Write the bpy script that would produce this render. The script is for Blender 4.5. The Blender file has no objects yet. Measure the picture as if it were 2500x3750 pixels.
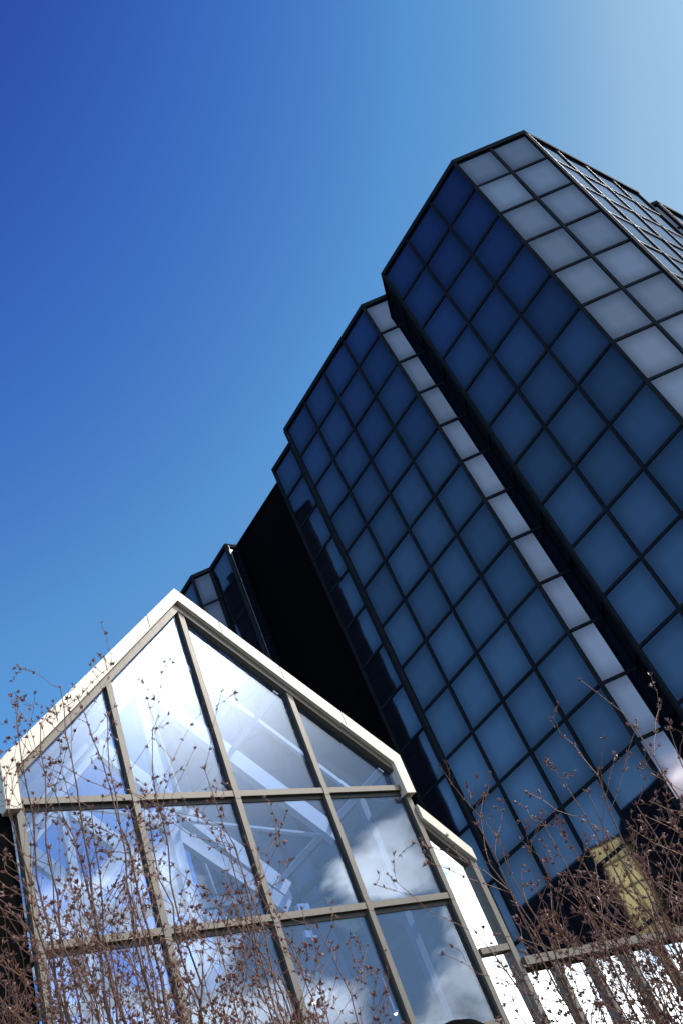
import bpy, bmesh, math, random
from mathutils import Vector, Matrix
R = math.radians
sc = bpy.context.scene
col = sc.collection

# ---------------------------------------------------------------- camera, sky, sun, exposure
U = 1.8                      # one storey panel of the tower, metres
EYE = 1.6
BASE = 0.070162              # heading of the building grid
SUN_AZ, SUN_EL = R(13), R(41)

cam_data = bpy.data.cameras.new('camera')
cam = bpy.data.objects.new('camera', cam_data); col.objects.link(cam)
cam_data.sensor_fit = 'VERTICAL'; cam_data.sensor_height = 36.0; cam_data.sensor_width = 24.0
cam_data.lens = 3550.14 * 36.0 / 3750.0
cam_data.clip_start = 0.05; cam_data.clip_end = 4000
pitch, roll = 0.681954, -0.455925
fwd = Vector((0, math.cos(pitch), math.sin(pitch)))
right0 = Vector((1, 0, 0)); up0 = Vector((0, -math.sin(pitch), math.cos(pitch)))
cr, sr = math.cos(roll), math.sin(roll)
rt = cr * right0 + sr * up0; upv = -sr * right0 + cr * up0
cam.matrix_world = Matrix(((rt.x, upv.x, -fwd.x, 0), (rt.y, upv.y, -fwd.y, 0), (rt.z, upv.z, -fwd.z, EYE), (0, 0, 0, 1)))
sc.camera = cam

world = bpy.data.worlds.new('World'); sc.world = world; world.use_nodes = True
wn, wl = world.node_tree.nodes, world.node_tree.links
wn.clear()
def wm(op, *ins, clamp=False):
    n = wn.new('ShaderNodeMath'); n.operation = op; n.use_clamp = clamp
    for i, x in enumerate(ins):
        if isinstance(x, (int, float)): n.inputs[i].default_value = x
        else: wl.new(x, n.inputs[i])
    return n.outputs[0]
w_out = wn.new('ShaderNodeOutputWorld'); w_bg = wn.new('ShaderNodeBackground')
sky = wn.new('ShaderNodeTexSky'); sky.sky_type = 'NISHITA'; sky.sun_disc = False
sky.sun_elevation = SUN_EL; sky.sun_rotation = R(90) - SUN_AZ
sky.air_density = 1.0; sky.dust_density = 1.0; sky.ozone_density = 3.0; sky.altitude = 200
# a deep polarised-looking blue: one contrast curve on the whole sky, and clean air that darkens towards the zenith
pre = wn.new('ShaderNodeVectorMath'); pre.operation = 'SCALE'; pre.inputs['Scale'].default_value = 0.1
wl.new(sky.outputs[0], pre.inputs[0])
rgb = wn.new('ShaderNodeSeparateXYZ'); wl.new(pre.outputs[0], rgb.inputs[0])
tc = wn.new('ShaderNodeTexCoord'); sep = wn.new('ShaderNodeSeparateXYZ'); wl.new(tc.outputs['Generated'], sep.inputs[0])
az = wm('MULTIPLY', wm('ARCTAN2', sep.outputs[1], sep.outputs[0]), 180 / math.pi)
el = wm('MULTIPLY', wm('ARCSINE', sep.outputs[2]), 180 / math.pi)
tt = wm('DIVIDE', wm('SUBTRACT', 40.0, wm('MAXIMUM', el, 37.0)), 30.0)
lum = wm('MULTIPLY', wm('POWER', wm('MAXIMUM', rgb.outputs[1], 1e-5), 1.75), wm('MULTIPLY', wm('EXPONENT', wm('MULTIPLY', tt, 0.95)), 6.9))
low = wm('MINIMUM', wm('MAXIMUM', wm('SUBTRACT', 37.0, el), 0.0), 21.0)      # the lower sky stays blue, but brighter
lum = wm('MULTIPLY', lum, wm('EXPONENT', wm('MULTIPLY', low, -0.05)))
ramp = wn.new('ShaderNodeValToRGB'); cr_ = ramp.color_ramp
STOPS = [(0.0, (0.0, 0.0, 0.0)), (0.02, (0.008, 0.018, 0.11)), (0.069, (0.024, 0.066, 0.37)), (0.12, (0.040, 0.14, 0.51)), (0.25, (0.095, 0.29, 0.64)),
         (0.34, (0.13, 0.34, 0.655)), (0.60, (0.30, 0.505, 0.74)), (1.0, (0.41, 0.63, 0.90))]
cr_.elements[0].position = 0.0; cr_.elements[0].color = (0, 0, 0, 1); cr_.elements[1].position = 1.0; cr_.elements[1].color = STOPS[-1][1] + (1,)
for p__, c__ in STOPS[1:-1]:
    e__ = cr_.elements.new(p__); e__.color = c__ + (1,)
wl.new(lum, ramp.inputs[0])
hsv = wn.new('ShaderNodeVectorMath'); hsv.operation = 'SCALE'; 
wl.new(wm('MULTIPLY', wm('EXPONENT', wm('MULTIPLY', low, 0.038)), 10.0), hsv.inputs['Scale'])
wl.new(ramp.outputs[0], hsv.inputs[0])
# clouds on the sky behind the photographer (they show only as reflections)
nz = wn.new('ShaderNodeTexNoise'); nz.inputs['Scale'].default_value = 9; nz.inputs['Detail'].default_value = 9
nz.inputs['Roughness'].default_value = 0.6; nz.inputs['Distortion'].default_value = 0.35
mp = wn.new('ShaderNodeMapping'); mp.inputs['Scale'].default_value = (1, 1, 1.8)
wl.new(tc.outputs['Generated'], mp.inputs[0]); wl.new(mp.outputs[0], nz.inputs['Vector'])
nz2 = wn.new('ShaderNodeTexNoise'); nz2.inputs['Scale'].default_value = 3.0; nz2.inputs['Detail'].default_value = 4
wl.new(mp.outputs[0], nz2.inputs['Vector'])
def blob(a, e, sa, se):
    x = wm('POWER', wm('DIVIDE', wm('SUBTRACT', az, a), sa), 2.0)
    # POWER of a negative base to an even whole number is fine here
    y = wm('POWER', wm('DIVIDE', wm('SUBTRACT', el, e), se), 2.0)
    return wm('EXPONENT', wm('MULTIPLY', wm('ADD', x, y), -1.0))
CLOUDS = [(6.8, 16.5, 3.6, 6), (3.3, 20, 5, 2.3), (3.0, 12.0, 4, 2.0), (-16, 20.5, 7, 5), (-12, 14, 7, 3), (-74, 9, 16, 9), (-40, 8, 16, 5), (5, 9, 11, 4.8), (-6.5, 11.5, 5, 4), (-24, 30, 5, 3)]
acc = None
for c in CLOUDS:
    g_ = blob(*c); acc = g_ if acc is None else wm('MAXIMUM', acc, g_)
fld = wm('ADD', wm('MULTIPLY', acc, 1.25), wm('MULTIPLY', wm('SUBTRACT', nz.outputs[0], 0.5), 1.15))
mask = wm('SMOOTH_MIN', wm('MULTIPLY', wm('SUBTRACT', fld, 0.42), 3.4, clamp=True), 1.0, 0.05, clamp=True)
# thin high veil to the south, thickening towards the horizon
veil = wm('MULTIPLY', blob(-62, 22, 34, 34), wm('ADD', 0.55, wm('MULTIPLY', nz2.outputs[0], 0.5)), clamp=True)
mixv = wn.new('ShaderNodeMixRGB'); wl.new(wm('MULTIPLY', veil, 0.75, clamp=True), mixv.inputs[0])
wl.new(hsv.outputs[0], mixv.inputs[1]); mixv.inputs[2].default_value = (18, 26, 35, 1)
# added bright sky patch near the sun, out of view, whitening the upper gable panes
mixg = wn.new('ShaderNodeMixRGB'); wl.new(wm('MULTIPLY', blob(-6, 37.5, 9.5, 7.5), wm('ADD', 0.7, wm('MULTIPLY', nz2.outputs[0], 0.5)), clamp=True), mixg.inputs[0])
wl.new(mixv.outputs[0], mixg.inputs[1]); mixg.inputs[2].default_value = (230, 215, 200, 1)
mixc = wn.new('ShaderNodeMixRGB'); wl.new(mask, mixc.inputs[0]); wl.new(mixg.outputs[0], mixc.inputs[1])
shade = wn.new('ShaderNodeMixRGB'); wl.new(wm('MULTIPLY', wm('SUBTRACT', nz.outputs[0], 0.35), 2.6, clamp=True), shade.inputs[0])
shade.inputs[1].default_value = (16, 16.6, 18, 1); shade.inputs[2].default_value = (95, 92, 87, 1)
wl.new(shade.outputs[0], mixc.inputs[2])
wl.new(mixc.outputs[0], w_bg.inputs[0]); w_bg.inputs[1].default_value = 0.1
wl.new(w_bg.outputs[0], w_out.inputs[0])

sun_d = bpy.data.lights.new('sun', 'SUN'); sun_d.energy = 4.2; sun_d.angle = R(0.53); sun_d.color = (1, 0.91, 0.80)
sun = bpy.data.objects.new('sun', sun_d); col.objects.link(sun)
sdir = Vector((math.cos(SUN_EL) * math.cos(SUN_AZ), math.cos(SUN_EL) * math.sin(SUN_AZ), math.sin(SUN_EL)))
sun.rotation_euler = sdir.to_track_quat('Z', 'Y').to_euler(); sun.location = (0, 0, 60)

sc.view_settings.view_transform = 'Standard'; sc.view_settings.look = 'None'
sc.view_settings.exposure = 0.0; sc.view_settings.gamma = 1.0; sc.view_settings.use_curve_mapping = False
sc.cycles.max_bounces = 12; sc.cycles.transparent_max_bounces = 24; sc.cycles.glossy_bounces = 5
sc.cycles.caustics_reflective = False; sc.cycles.caustics_refractive = False

# ---------------------------------------------------------------- helpers
rnd = random.Random(7)
E1 = Vector((math.cos(BASE), math.sin(BASE), 0)); E2 = Vector((-math.sin(BASE), math.cos(BASE), 0)); Z = Vector((0, 0, 1))
def W(a, b, z=None):                                   # grid units -> metres
    v = (E1 * a + E2 * b) * U
    v.z = EYE + (z or 0) * U if z is not None else 0
    return v
def tag(o, label=None, cat=None, group=None, kind=None):
    if label: o['label'] = label
    if cat: o['category'] = cat
    if group: o['group'] = group
    if kind: o['kind'] = kind
    return o
def empty(name, loc):
    o = bpy.data.objects.new(name, None); col.objects.link(o); o.location = loc; o.empty_display_size = 0.3
    return o
def link(name, me, parent=None, M=None):
    o = bpy.data.objects.new(name, me); col.objects.link(o)
    M = M or Matrix.Identity(4)
    if parent is not None:
        o.parent = parent
        o.matrix_basis = Matrix.Translation(-world_loc(parent)) @ M
    else: o.matrix_basis = M
    return o
def world_loc(o):
    v = Vector((0, 0, 0))
    while o is not None: v += o.location if o.type == 'EMPTY' else Vector((0, 0, 0)); o = o.parent
    return v
_box = {}
def unit_box(mat):
    if mat.name not in _box:
        me = bpy.data.meshes.new('box'); bm = bmesh.new(); bmesh.ops.create_cube(bm, size=1.0); bm.to_mesh(me); bm.free()
        me.materials.append(mat); _box[mat.name] = me
    return _box[mat.name]
def box_matrix(c, x, y, z, sx, sy, sz):
    M = Matrix.Identity(4)
    for i, (a, s) in enumerate(((x, sx), (y, sy), (z, sz))):
        for k in range(3): M[k][i] = a[k] * s
    for k in range(3): M[k][3] = c[k]
    return M
def bar(name, P, Q, n, w, dp, mat, parent, off=0.0):   # box from P to Q, front along n, width w, depth dp, centre pushed off along n
    L = (Q - P).length; a = (Q - P) / L; c = a.cross(n).normalized(); n2 = c.cross(a).normalized()
    return link(name, unit_box(mat), parent, box_matrix((P + Q) / 2 + n2 * off, c, n2, a, w, dp, L))
def prism(name, pts, n, t, mat, parent, smooth=False): # polygon extruded by t along n
    bm = bmesh.new()
    f = [bm.verts.new(p) for p in pts]; k = [bm.verts.new(p - n * t) for p in pts]
    bm.faces.new(f); bm.faces.new(k[::-1]); m = len(pts)
    for i in range(m): bm.faces.new((f[i], k[i], k[(i + 1) % m], f[(i + 1) % m]))
    bmesh.ops.recalc_face_normals(bm, faces=bm.faces)
    me = bpy.data.meshes.new(name); bm.to_mesh(me); bm.free(); me.materials.append(mat)
    if parent is not None: me.transform(Matrix.Translation(-world_loc(parent)))
    o = bpy.data.objects.new(name, me); col.objects.link(o); o.parent = parent
    return o

# ---------------------------------------------------------------- materials
def mat(name): 
    m = bpy.data.materials.new(name); m.use_nodes = True
    return m, m.node_tree.nodes, m.node_tree.links, m.node_tree.nodes['Principled BSDF']
def paint(name, c, rough=0.5, metal=0.0, spec=0.5, var=0.12, scale=6.0, bump=0.0, streak=False):
    m, n, l, p = mat(name)
    p.inputs['Roughness'].default_value = rough; p.inputs['Metallic'].default_value = metal; p.inputs['Specular IOR Level'].default_value = spec
    g = n.new('ShaderNodeNewGeometry'); t = n.new('ShaderNodeTexNoise'); t.inputs['Scale'].default_value = scale; t.inputs['Detail'].default_value = 6
    mpg = n.new('ShaderNodeMapping'); l.new(g.outputs['Position'], mpg.inputs[0]); l.new(mpg.outputs[0], t.inputs['Vector'])
    if streak: mpg.inputs['Scale'].default_value = (3, 3, 0.4)
    r = n.new('ShaderNodeValToRGB'); r.color_ramp.elements[0].position = 0.3; r.color_ramp.elements[1].position = 0.7
    r.color_ramp.elements[0].color = tuple(x * (1 - var) for x in c) + (1,); r.color_ramp.elements[1].color = tuple(min(1, x * (1 + var)) for x in c) + (1,)
    l.new(t.outputs[0], r.inputs[0]); l.new(r.outputs[0], p.inputs['Base Color'])
    rr = n.new('ShaderNodeMapRange'); rr.inputs['To Min'].default_value = max(0.1, rough - 0.12); rr.inputs['To Max'].default_value = min(1, rough + 0.18); l.new(t.outputs[0], rr.inputs[0]); l.new(rr.outputs[0], p.inputs['Roughness'])
    if bump:
        b = n.new('ShaderNodeBump'); b.inputs['Strength'].default_value = bump; b.inputs['Distance'].default_value = 0.01
        l.new(t.outputs[0], b.inputs['Height']); l.new(b.outputs[0], p.inputs['Normal'])
    return m
def schlick(n, l, r0=0.04):  # reflectance of a thin pane, the same from both sides
    g = n.new('ShaderNodeNewGeometry'); d = n.new('ShaderNodeVectorMath'); d.operation = 'DOT_PRODUCT'
    l.new(g.outputs['Normal'], d.inputs[0]); l.new(g.outputs['Incoming'], d.inputs[1])
    def q(op, x, y=None, clamp=False):
        m_ = n.new('ShaderNodeMath'); m_.operation = op; m_.use_clamp = clamp
        for i, v in enumerate((x, y)):
            if v is None: continue
            if isinstance(v, (int, float)): m_.inputs[i].default_value = v
            else: l.new(v, m_.inputs[i])
        return m_.outputs[0]
    k = q('POWER', q('SUBTRACT', 1.0, q('ABSOLUTE', d.outputs['Value']), True), 5.0)
    return q('ADD', q('MULTIPLY', k, 1 - r0), r0)
def mirror_glass(name, tint, refl, body=(0.004, 0.006, 0.012), edge=0.55, rough=0.03, ior=1.6, rim_fade=True):
    """solar-control glass: a dark body under a tinted reflective coat; each pane's own tone varies and a soft bloom-like darkening is painted in towards its rim"""
    m, n, l, p = mat(name); n.remove(p); out = [x for x in n if x.type == 'OUTPUT_MATERIAL'][0]
    d = n.new('ShaderNodeBsdfDiffuse'); d.inputs[0].default_value = body + (1,)
    gl = n.new('ShaderNodeBsdfGlossy'); gl.inputs['Roughness'].default_value = rough
    oi = n.new('ShaderNodeObjectInfo'); t = n.new('ShaderNodeTexCoord'); s = n.new('ShaderNodeSeparateXYZ'); l.new(t.outputs['Object'], s.inputs[0])
    def mm(op, *a, clamp=False):
        q = n.new('ShaderNodeMath'); q.operation = op; q.use_clamp = clamp
        for i, x in enumerate(a):
            if isinstance(x, (int, float)): q.inputs[i].default_value = x
            else: l.new(x, q.inputs[i])
        return q.outputs[0]
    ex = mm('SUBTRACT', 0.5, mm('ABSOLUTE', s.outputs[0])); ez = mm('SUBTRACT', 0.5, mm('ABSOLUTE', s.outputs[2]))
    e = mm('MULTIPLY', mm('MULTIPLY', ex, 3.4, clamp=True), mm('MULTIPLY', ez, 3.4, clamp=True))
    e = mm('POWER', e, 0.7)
    k = mm('ADD', 1 - edge, mm('MULTIPLY', e, edge)) if edge else 1.0  # soft glow falloff painted into the coat, reflection fades towards the rim
    k = mm('MULTIPLY', k, mm('ADD', 0.84, mm('MULTIPLY', oi.outputs['Random'], 0.32)))
    fo = schlick(n, l)
    fac = mm('MULTIPLY', mm('ADD', refl, mm('MULTIPLY', fo, 1 - refl)), k, clamp=True)
    lw = n.new('ShaderNodeLayerWeight'); lw.inputs[0].default_value = 0.25
    tn = n.new('ShaderNodeMixRGB'); l.new(lw.outputs[1], tn.inputs[0]); tn.inputs[1].default_value = tint + (1,); tn.inputs[2].default_value = (0.95, 0.97, 1, 1)
    l.new(tn.outputs[0], gl.inputs[0])
    # very slight waviness of float glass
    g = n.new('ShaderNodeNewGeometry'); nz = n.new('ShaderNodeTexNoise'); nz.inputs['Scale'].default_value = 0.9; l.new(g.outputs['Position'], nz.inputs['Vector'])
    b = n.new('ShaderNodeBump'); b.inputs['Strength'].default_value = 0.02; b.inputs['Distance'].default_value = 0.05
    l.new(nz.outputs[0], b.inputs['Height']); l.new(b.outputs[0], gl.inputs['Normal'])
    mx = n.new('ShaderNodeMixShader'); l.new(fac, mx.inputs[0]); l.new(d.outputs[0], mx.inputs[1]); l.new(gl.outputs[0], mx.inputs[2]); l.new(mx.outputs[0], out.inputs[0])
    return m
def clear_glass(name, refl, tint=(0.8, 0.88, 0.95), dust=0.06, tone=(0.85, 0.93, 1.0)):
    m, n, l, p = mat(name); n.remove(p); out = [x for x in n if x.type == 'OUTPUT_MATERIAL'][0]
    tr = n.new('ShaderNodeBsdfTransparent'); tr.inputs[0].default_value = tint + (1,)
    gl = n.new('ShaderNodeBsdfGlossy'); gl.inputs['Roughness'].default_value = 0.015; gl.inputs[0].default_value = tone + (1,)
    fo = schlick(n, l)
    a = n.new('ShaderNodeMath'); a.operation = 'MULTIPLY_ADD'; l.new(fo, a.inputs[0]); a.inputs[1].default_value = 1 - refl; a.inputs[2].default_value = refl; a.use_clamp = True
    g = n.new('ShaderNodeNewGeometry'); nz = n.new('ShaderNodeTexNoise'); nz.inputs['Scale'].default_value = 1.1; nz.inputs['Detail'].default_value = 7; l.new(g.outputs['Position'], nz.inputs['Vector'])
    df = n.new('ShaderNodeBsdfDiffuse'); df.inputs[0].default_value = (0.75, 0.77, 0.8, 1)
    tl = n.new('ShaderNodeBsdfTranslucent'); tl.inputs[0].default_value = (0.75, 0.77, 0.8, 1)
    dd = n.new('ShaderNodeMixShader'); dd.inputs[0].default_value = 0.5; l.new(df.outputs[0], dd.inputs[1]); l.new(tl.outputs[0], dd.inputs[2])
    m1 = n.new('ShaderNodeMixShader'); l.new(a.outputs[0], m1.inputs[0]); l.new(tr.outputs[0], m1.inputs[1]); l.new(gl.outputs[0], m1.inputs[2])
    ds = n.new('ShaderNodeMath'); ds.operation = 'MULTIPLY'; l.new(nz.outputs[0], ds.inputs[0]); ds.inputs[1].default_value = dust * 2
    m2 = n.new('ShaderNodeMixShader'); l.new(ds.outputs[0], m2.inputs[0]); l.new(m1.outputs[0], m2.inputs[1]); l.new(dd.outputs[0], m2.inputs[2])
    l.new(m2.outputs[0], out.inputs[0])
    return m
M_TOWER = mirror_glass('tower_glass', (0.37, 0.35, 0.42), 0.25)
M_DARK = paint('dark_bronze_frame', (0.012, 0.014, 0.018), 0.7, 0.0, 0.02, 0.25, 3)
M_TRIM = paint('aluminium_edge', (0.34, 0.40, 0.50), 0.4, 0.5, 0.5, 0.08, 3)
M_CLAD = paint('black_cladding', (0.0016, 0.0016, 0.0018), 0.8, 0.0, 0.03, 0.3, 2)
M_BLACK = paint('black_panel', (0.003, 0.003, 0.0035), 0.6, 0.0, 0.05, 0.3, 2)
M_BROWN = paint('brown_glass_panel', (0.012, 0.010, 0.006), 0.45, 0.0, 0.15, 0.5, 0.4)
M_BROWNF = paint('brown_frame', (0.004, 0.0035, 0.003), 0.6, 0.0, 0.1, 0.2, 2)
M_GOLD = paint('golden_bronze_panel', (1.0, 0.80, 0.34), 0.12, 1.0, 0.4, 0.2, 0.8)
M_CREAM = paint('cream_painted_metal', (0.56, 0.485, 0.39), 0.42, 0.0, 0.5, 0.14, 4, 0.05, True)
M_TAN = paint('tan_painted_metal', (0.09, 0.072, 0.052), 0.38, 0.0, 0.5, 0.12, 8, 0.1, True)
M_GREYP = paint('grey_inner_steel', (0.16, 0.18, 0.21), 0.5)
M_GASKET = paint('black_gasket', (0.02, 0.02, 0.02), 0.6, 0.0, 0.3)
M_WHITE = paint('white_painted_steel', (0.80, 0.80, 0.78), 0.45, 0.0, 0.5, 0.05)
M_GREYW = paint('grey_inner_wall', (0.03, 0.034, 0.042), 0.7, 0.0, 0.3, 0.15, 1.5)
M_GLASS = clear_glass('glasshouse_glass', 0.035, tint=(0.58,0.66,0.80), dust=0.012, tone=(0.74,0.86,1.0))
M_ROOFG = clear_glass('roof_glass', 0.0, tint=(0.86,0.9,0.95), dust=0.008)
M_LEAN = clear_glass('bright_reflective_glass', 0.65, tint=(0.3, 0.33, 0.36), dust=0.03)

# ---------------------------------------------------------------- ground
def sheet(name, x0, y0, x1, y1, z, m, n=1):
    me = bpy.data.meshes.new(name); me.from_pydata([(x0, y0, z), (x1, y0, z), (x1, y1, z), (x0, y1, z)], [], [(0, 1, 2, 3)]); me.materials.append(m)
    return link(name, me)
M_LAWN = paint('lawn_soil', (0.055, 0.06, 0.03), 0.9, 0, 0.2, 0.4, 1.5, 0.4)
M_PAVE = paint('concrete_paving', (0.26, 0.25, 0.23), 0.85, 0, 0.3, 0.15, 2.5, 0.2)
tag(sheet('ground', -900, -900, 900, 900, 0.0, M_LAWN), kind='structure')
tag(sheet('pavement', -30, -14, 14, 3.0, 0.004, M_PAVE), kind='structure')

# ---------------------------------------------------------------- office tower
ZT = 16.0227; ZG = -EYE / U
PW = 0.8831
tower = empty('office_tower', W(3.3, 16, None))
tag(tower, 'tall black-framed blue glass office tower with stepped corners rising behind the glasshouse', 'office tower')
poly = {
 'P3': (9.824, 13.649), 'P2': (7.310, 11.135), 'P1': (5.792, 11.135), 'P0': (3.919, 13.008), 'Q0': (3.919, 13.599), 'B0': (3.313, 13.599),
 'B4': (0.815, 16.097), 'S0': (0.815, 16.580), 'S1': (0.190, 17.205), 'D0': (0.190, 17.690), 'D1': (-1.455, 19.335), 'K0': (-1.700, 19.090),
 'K1': (-2.325, 19.715), 'K2': (-2.845, 19.715), 'K3': (-5.345, 22.215)}
def V2(k): return poly[k] if isinstance(k, str) else k
MW = 0.10; MD = 0.06       # cover cap width, projection
def outward(A, B):            # facets are listed so that the outside is on the right of A->B  (A = right end seen from outside, B = left end)
    d = (B - A).normalized(); return Vector((-d.y, d.x, 0))
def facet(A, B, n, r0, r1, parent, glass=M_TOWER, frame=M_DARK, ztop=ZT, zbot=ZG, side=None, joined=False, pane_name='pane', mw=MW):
    A, B = V2(A), V2(B)
    a0 = W(*A); b0 = W(*B); L = (b0 - a0).length; d = (b0 - a0) / L; nrm = outward(a0, b0); w = L / n
    rows = int(math.ceil(ztop - zbot))
    zs = [EYE + (ztop - r) * U for r in range(rows)] + [EYE + zbot * U]
    fill = bmesh.new()
    for r in range(rows):
        zt, zb = zs[r], zs[r + 1]
        if zt - zb < 0.05: continue
        for c in range(n):
            ctr = a0 + d * w * (c + 0.5); ctr.z = (zt + zb) / 2
            tilt = Matrix.Rotation(rnd.gauss(0, 0.004), 4, 'Z') @ Matrix.Rotation(rnd.gauss(0, 0.004), 4, d)
            M = Matrix.Translation(ctr) @ tilt @ box_matrix(Vector((0, 0, 0)), d, nrm, Z, w - 0.05, 0.03, zt - zb - 0.05)
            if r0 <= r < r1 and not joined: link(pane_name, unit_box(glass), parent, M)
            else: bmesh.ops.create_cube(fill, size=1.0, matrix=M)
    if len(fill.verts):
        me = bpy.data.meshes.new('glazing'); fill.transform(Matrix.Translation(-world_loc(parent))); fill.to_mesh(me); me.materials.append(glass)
        o = bpy.data.objects.new('glazing', me); col.objects.link(o); o.parent = parent; o['kind'] = 'stuff'
    fill.free()
    # solid spandrel backing behind the glass
    pr = [a0.copy(), b0.copy(), b0.copy(), a0.copy()]
    for i, p_ in enumerate(pr): p_ -= nrm * 0.04; p_.z = EYE + (zbot if i < 2 else ztop) * U
    prism('backing', pr, nrm, 0.06, M_BLACK, parent)
    for c in range(1, n):
        p_ = a0 + d * w * c; q_ = p_.copy(); p_.z = EYE + zbot * U; q_.z = EYE + ztop * U - 0.06
        bar('mullion', p_, q_, nrm, mw, MD, frame, parent, MD / 2 - 0.01)
        if side is not None:
            s_ = 1 if side > 0 else -1
            sh = d * (-s_) * (mw / 2 + 0.006)
            bar('mullion_edge', p_ + sh, q_ + sh, nrm, 0.010, 0.022, M_TRIM, parent, MD - 0.018)
    for r in range(1, rows):
        p_ = a0 + d * 0.03; q_ = b0 - d * 0.03; p_.z = q_.z = zs[r]
        bar('transom', p_, q_, nrm, mw * 0.96, MD - 0.012, frame, parent, MD / 2 - 0.014)
        if side is not None:
            up = Z * (mw * 0.48 + 0.006)
            bar('transom_edge', p_ + up, q_ + up, nrm, 0.010, 0.02, M_TRIM, parent, MD - 0.024)
    p_ = a0 - d * 0.05; q_ = b0 + d * 0.05; p_.z = q_.z = EYE + ztop * U
    bar('coping', p_, q_, nrm, 0.20, MD + 0.14, frame, parent, -0.01)
    return a0, b0, d, nrm
def corner(k, parent, nx, ny=None, w=0.125, frame=M_DARK, ztop=ZT, zbot=ZG, off=0.02):
    a = W(*V2(k)); n_ = nx.normalized(); p_ = a.copy(); q_ = a.copy(); p_.z = EYE + zbot * U; q_.z = EYE + ztop * U - 0.02
    return bar('corner_post', p_, q_, n_, w, w, frame, parent, off)
fn = {}
def F(A, B, n, r0, r1, **k): fn[(A, B)] = facet(A, B, n, r0, r1, tower, **k)[3]
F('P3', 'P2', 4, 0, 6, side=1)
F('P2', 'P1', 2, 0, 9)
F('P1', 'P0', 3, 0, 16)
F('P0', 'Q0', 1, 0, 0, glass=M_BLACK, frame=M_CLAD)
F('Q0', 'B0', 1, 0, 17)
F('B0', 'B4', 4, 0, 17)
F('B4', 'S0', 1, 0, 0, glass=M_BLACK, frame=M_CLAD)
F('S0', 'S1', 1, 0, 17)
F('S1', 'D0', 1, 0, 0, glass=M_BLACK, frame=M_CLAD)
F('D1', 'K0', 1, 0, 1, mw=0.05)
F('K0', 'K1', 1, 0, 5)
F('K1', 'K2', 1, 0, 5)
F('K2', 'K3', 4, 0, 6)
# recessed bay in black sheet cladding
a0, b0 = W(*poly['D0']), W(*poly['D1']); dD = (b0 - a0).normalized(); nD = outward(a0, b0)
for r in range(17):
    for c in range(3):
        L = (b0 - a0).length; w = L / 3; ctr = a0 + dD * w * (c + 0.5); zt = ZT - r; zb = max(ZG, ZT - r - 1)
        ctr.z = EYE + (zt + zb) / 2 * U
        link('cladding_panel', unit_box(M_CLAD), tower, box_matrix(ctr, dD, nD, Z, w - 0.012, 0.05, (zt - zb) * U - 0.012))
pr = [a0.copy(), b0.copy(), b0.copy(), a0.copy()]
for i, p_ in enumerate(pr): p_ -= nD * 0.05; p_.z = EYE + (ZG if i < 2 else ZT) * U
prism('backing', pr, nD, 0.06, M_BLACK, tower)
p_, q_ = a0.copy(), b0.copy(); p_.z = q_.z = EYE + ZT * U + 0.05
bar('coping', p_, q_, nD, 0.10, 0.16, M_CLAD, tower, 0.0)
corner('P2', tower, fn[('P3', 'P2')] + fn[('P2', 'P1')]); corner('P1', tower, fn[('P2', 'P1')] + fn[('P1', 'P0')]); corner('P0', tower, fn[('P1', 'P0')] + fn[('P0', 'Q0')])
corner('B0', tower, fn[('Q0', 'B0')] + fn[('B0', 'B4')]); corner('B4', tower, fn[('B0', 'B4')] + fn[('B4', 'S0')], w=0.17); corner('S0', tower, fn[('S0', 'S1')], w=0.17)
corner('S1', tower, fn[('S0', 'S1')] + fn[('S1', 'D0')]); corner('K0', tower, fn[('D1', 'K0')] + fn[('K0', 'K1')], w=0.16); corner('K1', tower, fn[('K0', 'K1')], w=0.17); corner('K2', tower, fn[('K1', 'K2')] + fn[('K2', 'K3')])
# thin sunlit edge strips on the right sides of the two right-hand corners
for k, A, B in (('P2', 'P3', 'P2'), ('K0', 'D1', 'K0')):
    a = W(*poly[k]); d_ = (W(*poly[A]) - a).normalized(); p_ = a + d_ * 0.10; q_ = p_.copy(); p_.z = EYE + ZG * U; q_.z = EYE + ZT * U
    bar('corner_edge', p_, q_, fn[(A, B)], 0.012, 0.03, M_TRIM, tower, 0.075)
# right-hand stepped wing beyond the main block, and the plain back of the tower
A2 = [(12.86, 16.67), (10.346, 14.156), (9.824, 14.156), (9.824, 13.649)]
facet(A2[0], A2[1], 4, 0, 4, tower, side=1); facet(A2[1], A2[2], 1, 0, 4, tower); facet(A2[2], A2[3], 1, 0, 0, tower)
nA = Vector((0, -1, 0)); corner(A2[1], tower, outward(W(*A2[0]), W(*A2[1])) + outward(W(*A2[1]), W(*A2[2])))
corner('P3', tower, fn[('P3', 'P2')], w=0.1)
a = W(*A2[1]); d_ = (W(*A2[0]) - a).normalized(); p_ = a + d_ * 0.10; q_ = p_.copy(); p_.z = EYE + ZG * U; q_.z = EYE + ZT * U
bar('corner_edge', p_, q_, outward(W(*A2[0]), W(*A2[1])), 0.012, 0.03, M_TRIM, tower, 0.075)
back = [(12.86, 16.67), (12.86, 27), (-5.345, 27), (-5.345, 22.215)]
for i in range(3):
    facet(back[i + 1], back[i], [12, 20, 5][i], 0, 0, tower, joined=True)
roof_pts = [W(*p, ZT) - Z * 0.25 for p in A2 + [poly[k] for k in ('P2', 'P1', 'P0', 'Q0', 'B0', 'B4', 'S0', 'S1', 'D0', 'D1', 'K0', 'K1', 'K2', 'K3')] + [back[2], back[1]]]
prism('roof', roof_pts, Z, 0.2, M_BLACK, tower)

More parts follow.
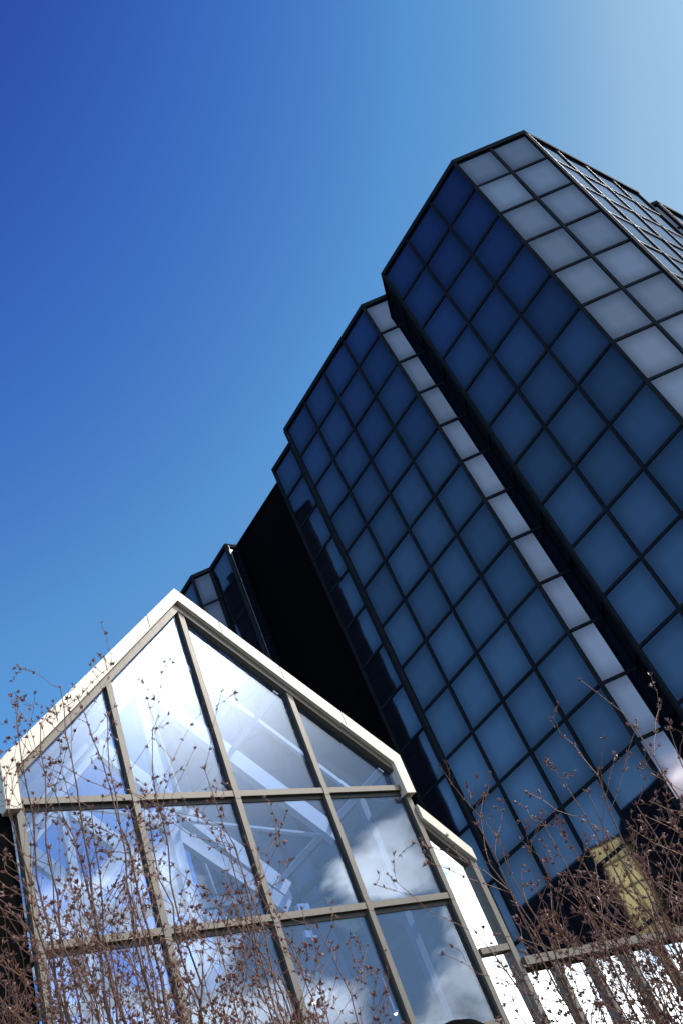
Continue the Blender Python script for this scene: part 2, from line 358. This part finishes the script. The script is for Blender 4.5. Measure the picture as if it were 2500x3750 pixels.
# ---------------------------------------------------------------- buildings across the court (seen mirrored in the tower)
wing = empty('brown_glass_building', W(-21, 10, None))
tag(wing, 'low dark brown glass building with one golden bay mirrored in the lower tower panes', 'building')
OP = [(-16.5, 7.25), (-19.4, 10.15), (-20.85, 10.15), (-20.85, 11.5), (-24.0, 14.65)]
for i, (n_, g_, fr_) in enumerate(((6, M_BROWN, M_BROWNF), (2, M_BROWN, M_BROWNF), (2, M_GOLD, M_BROWNF), (6, M_BROWN, M_BROWNF))):
    facet(OP[i + 1], OP[i], n_, 0, 0, wing, glass=g_, frame=fr_, ztop=11.0, joined=True, mw=0.14)
ob = [(-24.0, 14.65), (-30, 14.65), (-30, 7.25), (-16.5, 7.25)]
for i in range(3): facet(ob[i + 1], ob[i], 6, 0, 0, wing, glass=M_BROWN, frame=M_BROWNF, ztop=11.0, joined=True)
prism('roof', [W(*p, 11.0) - Z * 0.2 for p in OP + ob[1:3]], Z, 0.2, M_BLACK, wing)
slab = empty('black_tower', W(-13, 17, None))
tag(slab, 'featureless black tower standing left of the glasshouse, mirrored beside the dark recess', 'office tower')
XP = [(-10.5, 16.50), (-12.9, 20.65), (-19.5, 20.65), (-17.5, 16.25)]
for i in range(4):
    facet(XP[(i + 1) % 4], XP[i], 5, 0, 0, slab, glass=M_BLACK, frame=M_CLAD, ztop=24.0, joined=True)
prism('roof', [W(*p, 24.0) - Z * 0.2 for p in XP], Z, 0.2, M_BLACK, slab)

# ---------------------------------------------------------------- glasshouse
K = 0.85; BAY = 0.84116; ROW = 0.98712; T1 = 3.4573
TH = BASE + math.pi / 4
DH = Vector((math.cos(TH), math.sin(TH), 0)); NH = Vector((math.sin(TH), -math.cos(TH), 0))   # along the gable, out of the gable
H0 = Vector((-2.0045, 8.0, 0)) * K * U
def Hh(s, z, dep=0.0):  # s, z, depth in grid units on the gable wall
    p = H0 + DH * s * U - NH * dep * U; p.z = EYE + z * U; return p
HH = BAY * 2; ZE = T1 + (T1 + 1.94 - T1) - HH   # eave
ZA = 5.40; ZE = ZA - HH
gh = empty('glasshouse', Hh(0, ZG, 0))
tag(gh, 'sunlit gabled glasshouse entrance with cream frame in front of the tower', 'glasshouse')
def ztop_at(s): return ZA - abs(s)
DEEP = 5.0
# gable panes
rows_z = [T1, T1 - ROW, T1 - 2 * ROW, T1 - 3 * ROW, T1 - 4 * ROW, ZG]
g_ = 0.015
for i in range(4):
    s0, s1 = (i - 2) * BAY, (i - 1) * BAY
    pts = [Hh(s0 + g_, T1 + g_), Hh(s1 - g_, T1 + g_), Hh(s1 - g_, ztop_at(s1) - g_ * 2), Hh(s0 + g_, ztop_at(s0) - g_ * 2)]
    prism('pane', pts, NH, 0.02, M_GLASS, gh)
    for r in range(4):
        zt, zb = rows_z[r], rows_z[r + 1]
        c = Hh((s0 + s1) / 2, (zt + zb) / 2)
        tilt = Matrix.Rotation(rnd.gauss(0, 0.0012), 4, 'Z')
        link('pane', unit_box(M_GLASS), gh, Matrix.Translation(c) @ tilt @ box_matrix(Vector((0, 0, 0)), DH, NH, Z, BAY * U - 0.04, 0.02, (zt - zb) * U - 0.04))
# mullions and transoms with recessed black gaskets
for i in range(5):
    s = (i - 2) * BAY
    zt = ztop_at(s) - 0.03
    bar('mullion', Hh(s, ZG), Hh(s, zt), NH, 0.088, 0.13, M_TAN, gh, 0.02)
    bar('gasket', Hh(s, ZG), Hh(s, zt - 0.02), NH, 0.13, 0.03, M_GASKET, gh, 0.015)
for r in range(1, 6):
    z = T1 - ROW * (r - 1)
    for i in range(4):
        s0, s1 = (i - 2) * BAY + 0.0255, (i - 1) * BAY - 0.0255
        bar('transom', Hh(s0, z), Hh(s1, z), NH, 0.088, 0.12, M_TAN, gh, 0.02)
        bar('gasket', Hh(s0, z - 0.045), Hh(s1, z - 0.045), NH, 0.06, 0.026, M_GASKET, gh, 0.012)
for i in range(5):
    for r in range(1, 5):
        z = T1 - ROW * (r - 1); s = (i - 2) * BAY
        bar('joint_plate', Hh(s, z - 0.045) + NH * 0.087, Hh(s, z + 0.045) + NH * 0.087, NH, 0.086, 0.006, M_TAN, gh)
# projecting hood along both slopes with a short leg on each side
for sg in (-1, 1):
    def q(s, z): return Hh(sg * s - 0.022, z - 0.045)
    pts = [q(0, 5.56), q(1.765, 3.795), q(1.765, 3.42), q(1.665, 3.42), q(1.665, 3.735 - 0.01), q(0, 5.42)]
    if sg > 0: pts = pts[::-1]
    o = prism('hood', [p + NH * 0.17 for p in pts], NH, 0.23, M_CREAM, gh)
    pin = [q(0, 5.415), q(1.66, 3.755 - 0.01), q(1.66, 3.665), q(0, 5.33)]
    if sg > 0: pin = pin[::-1]
    prism('inner_frame', [p + NH * 0.10 for p in pin], NH, 0.14, M_TAN, gh)
for sg in (-1, 1):
    for s_ in (0.35, 0.83, 1.31):
        bar('seam', Hh(sg * s_ - 0.022, 5.375 - s_) + NH * 0.17, Hh(sg * s_ - 0.022, 5.515 - s_) + NH * 0.17, NH, 0.008, 0.008, M_GASKET, gh)
# roof: rafters, purlins, ridge, glass
for sg in (-1, 1):
    up_n = (DH * sg + Z).normalized()
    for j in range(int(DEEP)):
        for k in range(2):
            sa, sb = k * HH / 2 + 0.02, (k + 1) * HH / 2 - 0.02
            da, db = j + 0.1, j + 0.98
            pts = [Hh(sg * sa, 5.44 - sa, da), Hh(sg * sb, 5.44 - sb, da), Hh(sg * sb, 5.44 - sb, db), Hh(sg * sa, 5.44 - sa, db)]
            prism('roof_pane', pts, up_n, 0.02, M_ROOFG, gh)
    for dep, w_, h_ in ((0.5, 0.07, 0.07), (1.0, 0.14, 0.30), (2.0, 0.14, 0.30), (3.0, 0.14, 0.30), (4.0, 0.14, 0.30), (5.0, 0.14, 0.3)):
        lo = 0.02 + h_ / U / 2 * 1.42
        bar('rafter', Hh(0, 5.42 - lo, dep), Hh(sg * (HH - 0.02), 5.42 - lo - HH, dep), up_n, w_, h_, M_WHITE, gh)
        bar('post', Hh(sg * (HH - 0.04), ZG, dep), Hh(sg * (HH - 0.04), 5.35 - HH, dep), NH, 0.12, 0.12, M_GREYP, gh)
    for sl in (HH / 2, HH - 0.02):
        bar('purlin', Hh(sg * sl, 5.40 - sl, 0.1), Hh(sg * sl, 5.40 - sl, DEEP), up_n, 0.10, 0.10, M_WHITE, gh)
    # side walls
    for j in range(int(DEEP)):
        for r in range(4):
            zt = rows_z[r] if r else 3.70; zb = rows_z[r + 1]
            c = Hh(sg * HH, (zt + zb) / 2, j + 0.5)
            link('side_pane', unit_box(M_ROOFG), gh, box_matrix(c, NH, DH, Z, U - 0.08, 0.02, (zt - zb) * U - 0.06))
    for r in range(1, 5):
        z = T1 - ROW * (r - 1)
        bar('side_transom', Hh(sg * HH, z, 0.1), Hh(sg * HH, z, DEEP), DH, 0.09, 0.10, M_TAN, gh)
    # diagonal bracing in the roof plane
    bar('brace', Hh(sg * 0.1, 5.30, 1.0), Hh(sg * (HH - 0.1), 5.40 - HH, 3.0), up_n, 0.06, 0.05, M_WHITE, gh, -0.1)
    bar('brace', Hh(sg * (HH - 0.1), 5.36 - HH, 1.0), Hh(sg * 0.1, 5.28, 3.0), up_n, 0.06, 0.05, M_WHITE, gh, -0.16)
bar('ridge_beam', Hh(0, 5.36, 0.1), Hh(0, 5.36, DEEP), Z, 0.12, 0.18, M_WHITE, gh)
for dep in (1.0, 3.0, 5.0):
    bar('centre_post', Hh(0, 2.4, dep), Hh(0, 5.2, dep), NH, 0.16, 0.16, M_WHITE, gh)
for dep in (2.0, 4.0):
    bar('tie_beam', Hh(-HH, 3.55, dep), Hh(HH, 3.55, dep), NH, 0.16, 0.10, M_GREYP, gh)
# inner gabled lobby frame
ia = (0.12, 4.20)
for sl, sr_ in (((-1.35, 2.80), 0), ((1.25, 3.2), 0)):
    bar('lobby_rafter', Hh(ia[0], ia[1], 1.5), Hh(sl[0], sl[1], 1.5), NH, 0.24, 0.12, M_WHITE, gh)
for s_ in (-0.75, 0.05):
    bar('lobby_post', Hh(s_, ZG, 1.52), Hh(s_, 4.05 - abs(s_ - 0.12) * 0.95, 1.52), NH, 0.12, 0.12, M_GREYP, gh)
# back gable and the darker inner wall with a gallery beam
for i in range(4):
    s0, s1 = (i - 2) * BAY, (i - 1) * BAY
    prism('back_pane', [Hh(s0 + g_, T1, DEEP), Hh(s1 - g_, T1, DEEP), Hh(s1 - g_, ztop_at(s1), DEEP), Hh(s0 + g_, ztop_at(s0), DEEP)], NH, 0.02, M_ROOFG, gh)
for i in range(5):
    s = (i - 2) * BAY
    bar('back_mullion', Hh(s, ZG, DEEP), Hh(s, ztop_at(s) - 0.05, DEEP), NH, 0.10, 0.12, M_TAN, gh)
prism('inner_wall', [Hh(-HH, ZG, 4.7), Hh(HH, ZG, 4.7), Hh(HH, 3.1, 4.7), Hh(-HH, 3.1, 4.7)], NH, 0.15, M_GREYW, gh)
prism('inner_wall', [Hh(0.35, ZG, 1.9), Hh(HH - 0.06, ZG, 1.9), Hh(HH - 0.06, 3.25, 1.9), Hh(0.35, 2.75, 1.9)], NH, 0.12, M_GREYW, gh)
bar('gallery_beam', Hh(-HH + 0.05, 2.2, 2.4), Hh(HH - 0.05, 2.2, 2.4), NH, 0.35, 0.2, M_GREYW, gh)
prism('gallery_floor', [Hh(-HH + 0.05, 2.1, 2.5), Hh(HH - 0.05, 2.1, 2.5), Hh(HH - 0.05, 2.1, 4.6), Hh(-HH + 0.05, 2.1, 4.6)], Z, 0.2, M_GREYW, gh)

# ---------------------------------------------------------------- lean-to and low glazed link at the right of the gable
lean = empty('glazed_link', Hh(2.3, ZG))
tag(lean, 'low glazed link with sloping cream cap joining the glasshouse to the tower', 'building')
LX = [HH + 0.02, 2.07]
prism('pane', [Hh(LX[0] + 0.02, 2.0), Hh(LX[1], 2.0), Hh(LX[1], 2.74), Hh(LX[0] + 0.02, 3.10)], NH, 0.02, M_LEAN, lean)
c = Hh((LX[0] + LX[1]) / 2, (2.0 + ZG) / 2); link('pane', unit_box(M_LEAN), lean, box_matrix(c, DH, NH, Z, (LX[1] - LX[0]) * U - 0.04, 0.02, (2.0 - ZG) * U - 0.05))
pp = [Hh(HH + 0.03, 3.27), Hh(2.10, 2.83), Hh(2.10, 2.72), Hh(HH + 0.03, 3.14)]
prism('sloping_cap', [p + NH * 0.14 for p in pp[::-1]], NH, 0.24, M_CREAM, lean)
prism('inner_frame', [p + NH * 0.07 for p in [Hh(HH + 0.03, 3.14), Hh(2.06, 2.745), Hh(2.06, 2.69), Hh(HH + 0.03, 3.08)][::-1]], NH, 0.1, M_TAN, lean)
bar('mullion', Hh(2.07, ZG), Hh(2.07, 2.74), NH, 0.10, 0.16, M_TAN, lean, 0.02)
bar('transom', Hh(LX[0] + 0.03, 2.0), Hh(2.04, 2.0), NH, 0.09, 0.14, M_TAN, lean, 0.02)
xs = [2.07, 2.48, 2.90, 3.38, 3.86, 4.34]
for i in range(5):
    c = Hh((xs[i] + xs[i + 1]) / 2, (1.80 + ZG) / 2)
    link('pane', unit_box(M_LEAN), lean, box_matrix(c, DH, NH, Z, (xs[i + 1] - xs[i]) * U - 0.05, 0.02, (1.80 - ZG) * U - 0.05))
    if i: bar('mullion', Hh(xs[i], ZG), Hh(xs[i], 1.80), NH, 0.10, 0.14, M_TAN, lean, 0.02)
bar('low_roof_edge', Hh(2.10, 1.855), Hh(4.34, 1.855), NH, 0.12, 0.3, M_TAN, lean, 0.02)
prism('low_roof', [Hh(2.1, 1.88, 0.05), Hh(4.34, 1.88, 0.05), Hh(4.34, 1.88, 2.2), Hh(2.1, 1.88, 2.2)], Z, 0.1, M_GREYW, lean)
# black pier and side bay to the left of the gable
pier = tag(prism('black_pier', [Hh(-HH - 0.05, ZG), Hh(-HH - 0.27, ZG), Hh(-HH - 0.27, 3.40), Hh(-HH - 0.05, 3.40)][::-1], NH, 0.9, M_CLAD, None), 'black clad pier standing at the left end of the glasshouse', 'pier')
sb = empty('side_bay', Hh(-2.5, ZG))
tag(sb, 'low pale glazed side bay left of the black pier', 'building')
for i in range(3):
    c = Hh(-HH - 0.27 - 0.84 * (i + 0.5), (2.6 + ZG) / 2)
    link('pane', unit_box(M_LEAN), sb, box_matrix(c, DH, NH, Z, 0.84 * U - 0.06, 0.02, (2.6 - ZG) * U - 0.05))
    bar('mullion', Hh(-HH - 0.27 - 0.84 * (i + 1), ZG), Hh(-HH - 0.27 - 0.84 * (i + 1), 2.6), NH, 0.1, 0.14, M_TAN, sb, 0.02)
bar('roof_edge', Hh(-HH - 0.28, 2.65), Hh(-HH - 0.27 - 2.55, 2.65), NH, 0.14, 0.3, M_TAN, sb, 0.02)

# ---------------------------------------------------------------- small lights
M_LAMPON = bpy.data.materials.new('warm_lamp'); M_LAMPON.use_nodes = True
pb = M_LAMPON.node_tree.nodes['Principled BSDF']; pb.inputs['Emission Color'].default_value = (1, 0.75, 0.4, 1); pb.inputs['Emission Strength'].default_value = 12
def floodlight(s, z, dep, label, w):
    t = empty('floodlight', Hh(s, z, dep)); tag(t, label, 'floodlight', 'white floodlights inside the glasshouse')
    link('housing', unit_box(M_WHITE), t, box_matrix(Hh(s, z + w / 2, dep), DH, NH, (Z + DH * 0.15).normalized(), w * U, 0.08, w * U * 0.9))
    link('bracket', unit_box(M_WHITE), t, box_matrix(Hh(s + w * 0.8, z + 0.01, dep), DH, NH, Z, w * U * 0.7, 0.04, 0.03))
    link('lens', unit_box(M_GREYW), t, box_matrix(Hh(s, z + w / 2, dep + 0.027), DH, NH, Z, w * U * 0.8, 0.01, w * U * 0.7))
floodlight(0.37, 2.51, 0.12, 'white box floodlight on the gable transom inside the glasshouse', 0.10)
floodlight(0.66, 2.52, 0.55, 'small white floodlight lower down behind the dark lower pane', 0.065)
def ceiling_light(s, z, dep, label):
    t = empty('ceiling_light', Hh(s, z, dep)); tag(t, label, 'ceiling light', 'warm ceiling lights in the glasshouse')
    for nm, r_, h_, m_, dz in (('rim', 0.05, 0.03, M_WHITE, 0.0), ('bulb', 0.025, 0.02, M_LAMPON, -0.025)):
        bm = bmesh.new(); bmesh.ops.create_cone(bm, cap_ends=True, segments=14, radius1=r_ * 0.8, radius2=r_, depth=h_)
        me = bpy.data.meshes.new(nm); bm.to_mesh(me); bm.free(); me.materials.append(m_)
        link(nm, me, t, Matrix.Translation(Hh(s, z, dep) + Z * dz))
    bar('stem', Hh(s, z, dep) + Z * 0.015, Hh(s, z, dep) + Z * 0.5, NH, 0.012, 0.012, M_WHITE, t)
ceiling_light(0.70, 2.15, 0.8, 'tiny warm ceiling light behind the dark pane right of centre')
ceiling_light(1.42, 1.95, 0.8, 'tiny warm ceiling light behind the lower right gable pane')

# ---------------------------------------------------------------- dome-headed lamp by the gable
def lathe(name, prof, m, parent, loc, seg=28, rotm=None):
    bm = bmesh.new(); rings = []
    for r_, z_ in prof:
        rings.append([bm.verts.new((r_ * math.cos(2 * math.pi * i / seg), r_ * math.sin(2 * math.pi * i / seg), z_)) for i in range(seg)])
    for a_, b_ in zip(rings, rings[1:]):
        for i in range(seg): bm.faces.new((a_[i], a_[(i + 1) % seg], b_[(i + 1) % seg], b_[i]))
    bm.faces.new(rings[0][::-1]); bm.faces.new(rings[-1])
    for f_ in bm.faces: f_.smooth = True
    bmesh.ops.recalc_face_normals(bm, faces=bm.faces)
    me = bpy.data.meshes.new(name); bm.to_mesh(me); bm.free(); me.materials.append(m)
    return link(name, me, parent, Matrix.Translation(loc) @ (rotm or Matrix.Identity(4)))
lp = Vector((-0.74, 6.10, 0)); lamp = empty('path_lamp', lp)
tag(lamp, 'black dome-headed path lamp at the bottom of the picture before the lower gable pane', 'lamp')
lathe('post', [(0.07, 0), (0.07, 0.1), (0.04, 0.14), (0.035, 2.4)], M_CLAD, lamp, lp)
tl_ = Matrix.Rotation(R(8), 4, 'Y')
lathe('lamp_shade', [(0.24, 0), (0.245, 0.02), (0.23, 0.09), (0.19, 0.15), (0.12, 0.2), (0.04, 0.222), (0.01, 0.225)], M_CLAD, lamp, lp + Vector((0, 0, 2.62)), 36, tl_)
lathe('diffuser', [(0.12, 0), (0.12, 0.2)], M_GREYW, lamp, lp + Vector((0, 0, 2.41)))
lathe('base_plate', [(0.13, 0), (0.13, 0.02)], M_CLAD, lamp, lp + Vector((0, 0, 0.005)))

# ---------------------------------------------------------------- budding shrubs
M_BARK = paint('red_brown_bark', (0.09, 0.040, 0.023), 0.55, 0, 0.4, 0.35, 60, 0.3)
M_TWIG = paint('young_red_twig', (0.17, 0.074, 0.034), 0.5, 0, 0.45, 0.35, 60)
def leaf_mat():
    m, n, l, p = mat('opening_leaf_bud'); p.inputs['Roughness'].default_value = 0.5
    g = n.new('ShaderNodeNewGeometry'); r = n.new('ShaderNodeValToRGB'); l.new(g.outputs['Random Per Island'], r.inputs[0])
    r.color_ramp.elements[0].color = (0.09, 0.035, 0.035, 1); r.color_ramp.elements[1].color = (0.20, 0.11, 0.06, 1)
    e = r.color_ramp.elements.new(0.6); e.color = (0.16, 0.06, 0.045, 1)
    l.new(r.outputs[0], p.inputs['Base Color'])
    return m
M_BUD = leaf_mat()
class Tubes:
    def __init__(s): s.v = []; s.f = []
    def tube(s, pts, rad, seg):
        n0 = len(s.v)
        for i, p in enumerate(pts):
            t = (pts[min(i + 1, len(pts) - 1)] - pts[max(i - 1, 0)])
            t = t.normalized() if t.length > 1e-9 else Vector((0, 0, 1))
            u = t.cross(Vector((0.3, 0.9, 0.1))).normalized(); w = t.cross(u)
            for k in range(seg):
                a = 2 * math.pi * k / seg
                s.v.append(p + (u * math.cos(a) + w * math.sin(a)) * rad[i])
        for i in range(len(pts) - 1):
            for k in range(seg):
                a = n0 + i * seg + k; b = n0 + i * seg + (k + 1) % seg
                s.f.append((a, b, b + seg, a + seg))
    def build(s, name, m, parent, smooth=True):
        off = world_loc(parent)
        me = bpy.data.meshes.new(name); me.from_pydata([tuple(q - off) for q in s.v], [], s.f)
        me.materials.append(m)
        if smooth: me.polygons.foreach_set('use_smooth', [True] * len(me.polygons))
        o = bpy.data.objects.new(name, me); col.objects.link(o); o.parent = parent
        return o
def rvec(r): return Vector((r.gauss(0, 1), r.gauss(0, 1), r.gauss(0, 1)))
def bud(T, p, d, r, s):     # an opening bud: a scale cone and a few pointed leaflets
    u = d.cross(rvec(r)).normalized(); w = d.cross(u)
    n = r.choice((2, 3, 3, 4, 5)); a0 = r.uniform(0, 6.28)
    for k in range(n):
        a = a0 + k * 2 * math.pi / n; o_ = u * math.cos(a) + w * math.sin(a); c_ = d.cross(o_)
        L = s * r.uniform(0.7, 1.35); sp = r.uniform(0.25, 0.75)
        m_ = p + (d * 0.5 + o_ * sp * 0.55) * L; e_ = p + (d * 1.0 + o_ * sp) * L; wd = L * 0.2
        b = len(T.v)
        T.v += [p, m_ + c_ * wd, e_, m_ - c_ * wd, m_ + o_ * wd * 0.7]
        T.f += [(b, b + 1, b + 4), (b + 1, b + 2, b + 4), (b + 2, b + 3, b + 4), (b + 3, b, b + 4), (b, b + 3, b + 2, b + 1)]
def shrub(base, tips, extra, seed, label, spread=0.5, hmean=2.6, group='bare budding shrubs before the buildings', lean=Vector((0, 0, 0))):
    r = random.Random(seed); root = empty('budding_shrub', base); tag(root, label, 'shrub', group)
    stems, twigs, buds = Tubes(), Tubes(), Tubes()
    nb = [0]
    def grow(p0, p1, r0, r1, level, bend):
        L = (p1 - p0).length; n = max(4, int(L / (0.09 if level else 0.12)))
        side = rvec(r); side.z *= 0.3; ctrl = p0.lerp(p1, 0.5) + side.normalized() * L * bend
        if level == 0: ctrl = p0 * 0.42 + p1 * 0.58 + Vector((0, 0, 0.0)) + side.normalized() * L * bend; ctrl.z = p0.z * 0.5 + p1.z * 0.5
        pts = []; wob = Vector((0, 0, 0))
        for i in range(n + 1):
            t = i / n; q = p0 * (1 - t) ** 2 + ctrl * 2 * t * (1 - t) + p1 * t * t
            wob = wob * 0.85 + rvec(r) * (0.0065 if level else 0.011)
            pts.append(q + wob * min(1, t * 4))
        rad = [r0 + (r1 - r0) * (i / n) ** 0.8 for i in range(n + 1)]
        (stems if level == 0 else twigs).tube(pts, rad, 6 if level == 0 else (4 if level == 1 else 3))
        return pts, rad
    def twig(p, d, L, rad, level):
        end = p + d * L + Vector((0, 0, L * 0.18))
        pts, rads = grow(p, end, rad, max(0.0011, rad * 0.4), level, 0.09)
        dist = 0; nxt = r.uniform(0.03, 0.07)
        for i in range(1, len(pts)):
            seg = pts[i] - pts[i - 1]; dist += seg.length; dd = seg.normalized() if seg.length > 0 else d
            while dist > nxt:
                nxt += r.uniform(0.022, 0.05)
                for s_ in (-1, 1):
                    if r.random() < 0.72:
                        q = dd.cross(rvec(r)).normalized(); bd = (dd * 0.8 + q * 0.7).normalized()
                        bud(buds, pts[i], bd, r, r.uniform(0.006, 0.012)); nb[0] += 1
            if level < 3 and i > 1 and r.random() < (0.5 if level == 1 else 0.3):
                q = dd.cross(rvec(r)).normalized(); nd = (dd * 0.7 + q * 0.85 + Vector((0, 0, 0.25))).normalized()
                twig(pts[i], nd, L * r.uniform(0.3, 0.62) * (1 - 0.4 * i / len(pts)), max(0.0012, rads[i] * 0.62), level + 1)
        bud(buds, pts[-1], dd, r, r.uniform(0.012, 0.019)); bud(buds, pts[-1], dd, r, r.uniform(0.009, 0.014))
    targets = [Vector(t) for t in tips]
    for k in range(extra):
        a = r.uniform(0, 6.28); rr = spread * math.sqrt(r.random())
        targets.append(Vector((base[0] + lean.x + rr * math.cos(a) * 1.0, base[1] + lean.y + rr * math.sin(a) * 0.8, hmean * r.uniform(0.72, 1.08))))
    for t in targets:
        a = r.uniform(0, 6.28); b0 = Vector(base) + Vector((math.cos(a), math.sin(a), 0)) * r.uniform(0.02, 0.16)
        b0.x += (t.x - base[0]) * 0.35
        r0 = r.uniform(0.009, 0.017)
        pts, rads = grow(b0, t, r0, 0.0018, 0, 0.05)
        n = len(pts)
        for i in range(int(n * 0.30), n):
            f_ = (i - n * 0.3) / (n * 0.7)
            if r.random() < 0.85:
                dd = (pts[i] - pts[i - 1]).normalized(); q = dd.cross(rvec(r)).normalized()
                nd = (dd * 0.7 + q * 0.95 + Vector((0, 0, 0.15))).normalized()
                twig(pts[i], nd, (0.66 - 0.42 * f_) * r.uniform(0.35, 1.2), max(0.0014, rads[i] * 0.5), 1)
            if f_ > 0.2:
                for s_ in (-1, 1):
                    if r.random() < 0.6: bud(buds, pts[i], ((pts[i] - pts[i - 1]).normalized() * 0.8 + rvec(r).normalized() * 0.6).normalized(), r, r.uniform(0.007, 0.013))
        bud(buds, pts[-1], Vector((0, 0, 1)), r, 0.02)
    stems.build('stems', M_BARK, root); tw = twigs.build('twigs', M_TWIG, root); tw['kind'] = 'stuff'
    bo = buds.build('buds', M_BUD, root, False); bo['kind'] = 'stuff'
    return nb[0]
shrub((-1.52, 3.30, 0), [(-1.42, 3.31, 4.16), (-1.61, 3.22, 4.05), (-1.53, 3.26, 3.9), (-1.32, 3.35, 4.02), (-1.27, 3.37, 3.9), (-1.50, 3.28, 3.65), (-1.66, 3.2, 3.7), (-1.38, 3.3, 3.5), (-1.55, 3.25, 3.4)], 40, 3,
      'tallest budding shrub, at the left edge before the black pier', 0.36, 2.9)
shrub((-1.15, 3.55, 0), [(-1.10, 3.43, 3.74), (-0.97, 3.47, 3.52), (-1.0, 3.46, 3.22), (-0.90, 3.5, 3.2), (-1.18, 3.4, 3.45), (-0.95, 3.55, 3.1)], 20, 4,
      'reddish budding shrub in front of the left half of the gable', 0.30, 2.65)
shrub((0.02, 3.75, 0), [(-0.03, 3.6, 2.91), (0.02, 3.6, 2.82), (-0.10, 3.65, 2.75), (0.14, 3.62, 2.78), (-0.2, 3.7, 2.62)], 30, 5,
      'budding shrub before the low glazed link right of the gable', 0.34, 2.25)
shrub((0.42, 3.65, 0), [(0.27, 3.59, 2.87), (0.33, 3.58, 2.83), (0.40, 3.58, 2.83), (0.64, 3.54, 2.96), (0.69, 3.53, 2.85), (0.5, 3.6, 2.7)], 44, 6,
      'dense budding shrub filling the bottom right corner before the tower', 0.42, 2.3)
shrub((-1.62, 4.15, 0), [(-1.95, 3.95, 3.6), (-1.8, 3.95, 3.45), (-1.6, 4.0, 3.5)], 44, 8,
      'dark tangled budding shrub low in the left corner behind the tallest one', 0.5, 2.9)
shrub((-0.95, 4.1, 0), [(-1.0, 4.05, 3.1), (-1.25, 4.0, 3.15), (-0.85, 4.1, 2.95)], 14, 9,
      'low twiggy shrub at the bottom edge below the middle gable panes', 0.45, 2.6)
